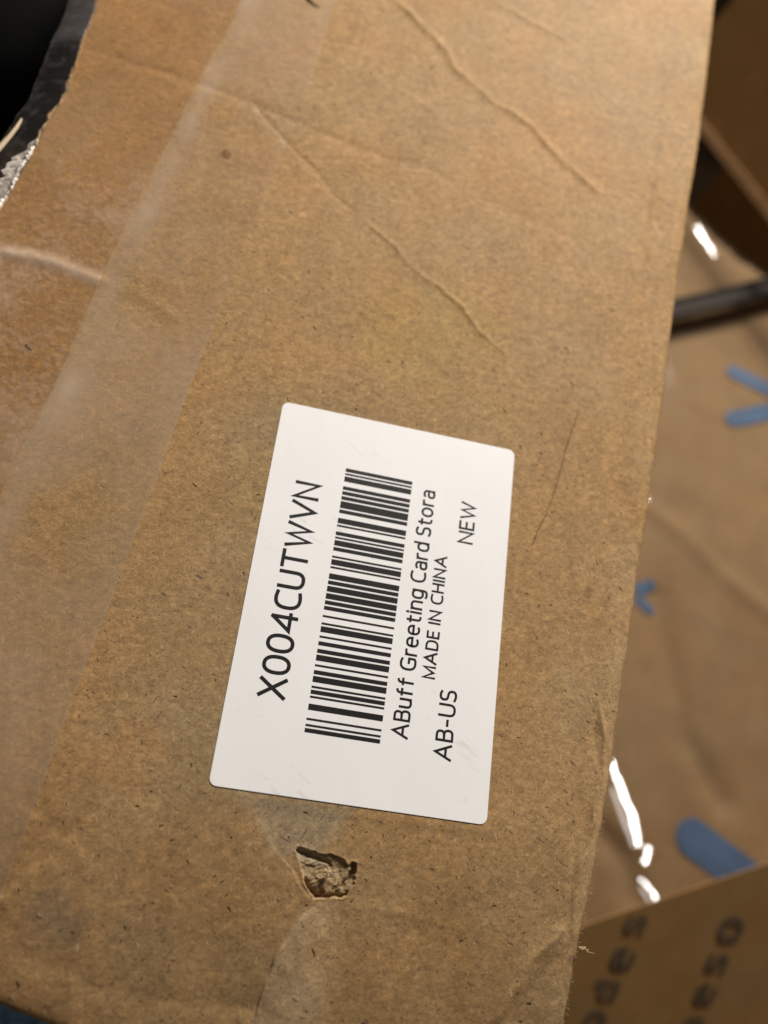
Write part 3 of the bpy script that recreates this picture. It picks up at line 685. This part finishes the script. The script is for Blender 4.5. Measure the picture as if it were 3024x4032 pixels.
# clear film over the parcel
FZ = lambda x, y: hfilm(x, y)
def hfilm(x, y): return PF_(x, y) + 2.2 + .7 * fbm(x, y, 30, 611, 2) + .6 * np.abs(fbm(x * 1.6 + y * .5, y * .6 - x * .3, 22, 621, 3))
film = grid_obj('plastic_film', GX, GY, hfilm(GX, GY), M_FILM, par, skip=cut(GX, GY))
film['label'] = 'clear wrinkled plastic film with bright glints'
def fold(path, widths, z, spread=13, name='film_fold', segs=14, strength=None, mat=None):
    """a rounded crease of the film, turned so that its crown faces half way between lamp and viewer"""
    n = len(path); mid = n // 2; pts = [None] * n; pts[mid] = P(*path[mid], z)
    for rng_ in (range(mid + 1, n), range(mid - 1, -1, -1)):
        for i in rng_:
            q = pts[i - 1] if i > mid else pts[i + 1]
            l = LAMP * 1000 - q; l /= np.linalg.norm(l); v_ = CAM * 1000 - q; v_ /= np.linalg.norm(v_)
            pts[i] = P(*path[i], plane=(q, l + v_))
    pts = np.array(pts); print('fold z', pts[:, 2].round(0))
    # resample smoothly
    t = np.linspace(0, n - 1, n * 6); xi = np.stack([np.interp(t, range(n), pts[:, k]) for k in range(3)], 1)
    ker = np.array([1, 2, 3, 2, 1]) / 9
    for k in range(3):
        pd = np.pad(xi[:, k], 2, mode='edge'); xi[:, k] = np.convolve(pd, ker, 'valid')
    wd = np.interp(t, range(n), widths) * .62
    V = []; F = []
    for i, p in enumerate(xi):
        tg = xi[min(i + 1, len(xi) - 1)] - xi[max(i - 1, 0)]; tg /= np.linalg.norm(tg)
        l = LAMP * 1000 - p; l /= np.linalg.norm(l); v_ = CAM * 1000 - p; v_ /= np.linalg.norm(v_); h = l + v_; h /= np.linalg.norm(h)
        h = h - tg * (h @ tg) * (0.0); s_ = np.cross(tg, h); s_ /= np.linalg.norm(s_); nn = np.cross(s_, tg)
        wm = wd[i] * DISP / FPX * (RCV[2] @ (p - CAM * 1000)) * 1.0
        R = wm / (2 * math.sin(math.radians(spread)))
        for k in range(segs + 1):
            a = math.radians(spread) * (2 * k / segs - 1)
            V.append(p + R * (s_ * math.sin(a) + nn * (math.cos(a) - 1)))
    m_ = segs + 1
    for i in range(len(xi) - 1):
        for k in range(segs): a = i * m_ + k; F.append((a, a + 1, a + m_ + 1, a + m_))
    return mesh_obj(name, V, F, mat or M_FOLD, film, True)
SP = 9
fold([(1505, 488), (1520, 515), (1546, 553)], [24, 26, 24], ZP + 16, SP)
fold([(1321, 1642), (1326, 1660), (1340, 1700), (1355, 1735), (1366, 1760), (1374, 1795), (1380, 1830)], [12, 22, 28, 32, 34, 30, 14], ZP + 16, SP)
fold([(1322, 1700), (1332, 1728), (1346, 1768), (1358, 1798), (1371, 1832)], [16, 22, 22, 22, 18], ZP + 17, 9, mat=M_FOLD2)
fold([(1400, 1828), (1399, 1845), (1393, 1866)], [20, 28, 20], ZP + 17, SP)
fold([(1383, 1898), (1396, 1912), (1412, 1928), (1418, 1948), (1411, 1970)], [20, 26, 20, 20, 16], ZP + 17, SP + 3)
fold([(1383, 1914), (1392, 1930), (1405, 1950)], [16, 18, 14], ZP + 16, 9, mat=M_FOLD2)
# dark strap across the parcel
def onP(a, b, dz): 
    p = P(a, b, ZP + dz); return p
sv = [onP(1380, 668, 9), onP(1461, 645, 9), onP(1595, 615, 9), onP(1760, 570, 9), onP(1760, 618, 9), onP(1620, 648, 9), onP(1570, 660, 9), onP(1451, 688, 9), onP(1380, 705, 9)]
v, f = extrude_poly(sv, (0, 0, 1), .8)
strap = thing('plastic_strap', 'dark flat strap crossing the film-wrapped parcel near the upper right', 'strap', (0, 0, 0))
mesh_obj('band', v, f, M_STRAP, strap)
for line in ([(1380, 672), (1461, 650), (1595, 620), (1760, 575)], [(1380, 700), (1451, 684), (1570, 656), (1620, 643), (1760, 606)]):
    V = []; F = []
    pts = [onP(a, b, 9.2) for a, b in line]
    for i, p in enumerate(pts):
        for k in range(6):
            a = k * math.pi / 3; V.append(p + np.array([0, 1.6 * math.cos(a), .6 * math.sin(a)]))
    for i in range(len(pts) - 1):
        for k in range(6): F.append((i * 6 + k, i * 6 + (k + 1) % 6, (i + 1) * 6 + (k + 1) % 6, (i + 1) * 6 + k))
    mesh_obj('raised_rib', V, F, M_RIB, strap, True)

# ------------------------------------------------------------------ box at the upper right with a paler cut edge
ZU = -135.0
ub = thing('cardboard_box', 'dark brown cardboard box with a pale cut edge at the upper right', 'box', (0, 0, 0), 'cardboard boxes lying together')
A = P(1440, 160, ZU); B = P(1800, 616, ZU)
u = (B - A) / np.linalg.norm(B - A); out = np.array([-u[1], u[0], 0]);
if out[0] < 0: out = -out
sl = math.radians(66); dn = out * math.cos(sl) + np.array([0, 0, math.sin(sl)])
nn = np.cross(u, dn); nn /= np.linalg.norm(nn); nn = nn if nn @ (CAM * 1000 - A) > 0 else -nn
v, f = extrude_poly([A, B, B + dn * 75, A + dn * 75], nn, 4)
mesh_obj('open_flap', v, f, M_KRAFT3, ub)
rw = 4.0
v, f = extrude_poly([A + nn * .6 - dn * rw, B + nn * .6 - dn * rw, B + nn * .6, A + nn * .6], nn, 4.5)
mesh_obj('pale_edge', v, f, M_RIM, ub)
v, f = extrude_poly([A + out * 130 - np.array([0, 0, 4]), B + out * 130 - np.array([0, 0, 4]), B + out * 220 - np.array([0, 0, 4]), A + out * 220 - np.array([0, 0, 4])], (0, 0, 1), 150)
mesh_obj('side_wall', v, f, M_KRAFT3, ub)

# ------------------------------------------------------------------ box at the lower right with blurred grey lettering
ZB = -120.0
lb = thing('cardboard_box', 'dark brown cardboard box with grey printed lettering at the lower right', 'box', (0, 0, 0), 'cardboard boxes lying together')
A = P(1120, 2047, ZB); B = P(2500, 1580, ZB); u = (B - A) / np.linalg.norm(B - A)
out = np.array([u[1], -u[0], 0]); sl = math.radians(31); dn = out * math.cos(sl) - np.array([0, 0, math.sin(sl)])
nl = np.cross(dn, u); nl = nl if nl[2] > 0 else -nl
v, f = extrude_poly([A, A + dn * 170, B + dn * 170, B], nl, .3)
mesh_obj('lettered_panel', v, f, M_KRAFT3, lb)
v, f = extrude_poly([A + out * 34 - np.array([0, 0, 36.]), B + out * 34 - np.array([0, 0, 36.]), B + out * 34 - np.array([0, 0, 120.]), A + out * 34 - np.array([0, 0, 120.])], out, -4)
mesh_obj('side_wall', v, f, M_KRAFT3, lb)
def glyph(ch, pc, pu, hpx):
    """one printed letter: centre in picture, direction of reading in picture"""
    pl = (A + nl * .35, nl)
    o = P(pc[0], pc[1], plane=pl); r = P(pc[0] + pu[0], pc[1] + pu[1], plane=pl) - o; r /= np.linalg.norm(r)
    up = np.cross(nl, r); up /= np.linalg.norm(up)
    H = .88 * hpx * DISP / FPX * (RCV[2] @ (o - CAM * 1000))
    Lw = H * glyphs(ch)[0] * 1.05
    pen_text(ch, 'printed_letter', (o - r * Lw / 2 - up * H * .4, r, up, Lw, H), .2, 0, 0, lb, M_GREY)
dr = (30, -78)
for ch, x, y_, h in (('o', 1283, 2206, 72), ('d', 1314, 2140, 66), ('e', 1345, 2070, 76), ('s', 1372, 1996, 70)):
    glyph(ch, (x, y_), dr, h)
for ch, x, y_, h in (('b', 1496, 2216, 66), ('e', 1522, 2148, 70), ('s', 1548, 2080, 74), ('o', 1578, 2008, 84)):
    glyph(ch, (x, y_), dr, h)

# ------------------------------------------------------------------ left: black bag, dim thing, cloth, floor
def blob(name, c, r, mat, seed, rough=.12, nu=48, nv=28):
    V = []; F = []
    for j in range(nv + 1):
        ph = math.pi * j / nv
        for i in range(nu):
            a = 2 * math.pi * i / nu; d = np.array([math.sin(ph) * math.cos(a), math.sin(ph) * math.sin(a), math.cos(ph)])
            k = 1 + rough * float(fbm(np.array([d[0] * 2 + d[2]]), np.array([d[1] * 2 - d[2]]), .9, seed, 3)[0])
            V.append(np.array(c) + d * np.array(r) * k)
    for j in range(nv):
        for i in range(nu): F.append((j * nu + i, (j + 1) * nu + i, (j + 1) * nu + (i + 1) % nu, j * nu + (i + 1) % nu))
    return mesh_obj(name, V, F, mat, None, True)
c = P(20, -30, -25)
b = blob('black_bag', c, (48, 40, 18), M_BLACK, 700)
b['label'] = 'black rounded bag beyond the upper left corner of the taped box'; b['category'] = 'bag'
c = P(118, 205, -60)
v, f = extrude_poly([c + np.array(q) for q in ((-9, -8, 0), (7, -10, -2), (10, 7, 0), (-7, 9, 2))], (0, 0, 1), 8)
o = mesh_obj('scrap_of_card', v, f, plain('brown_scrap', (.10, .055, .025), .6), None)
o['label'] = 'small dim brown scrap of card in the dark left of the box'; o['category'] = 'card scrap'
GX, GY = np.meshgrid(np.linspace(-220, 0, 90), np.linspace(-55, -200, 60))
GZ = -45 + 10 * fbm(GX, GY, 40, 801, 4) + 2.5 * fbm(GX, GY, 9, 811, 2) - .25 * np.clip(-GX - 110, 0, 200)
o = grid_obj('denim_cloth', GX, GY, GZ, M_DENIM)
o['label'] = 'dark blue denim cloth below the lower left corner of the taped box'; o['category'] = 'cloth'
sm = o.modifiers.new('thick', 'SOLIDIFY'); sm.thickness = .0012
GX, GY = np.meshgrid(np.linspace(-3000, 3000, 20), np.linspace(3000, -3000, 20))
fl = grid_obj('floor', GX, GY, GX * 0 - 300, M_FLOOR); fl['kind'] = 'structure'
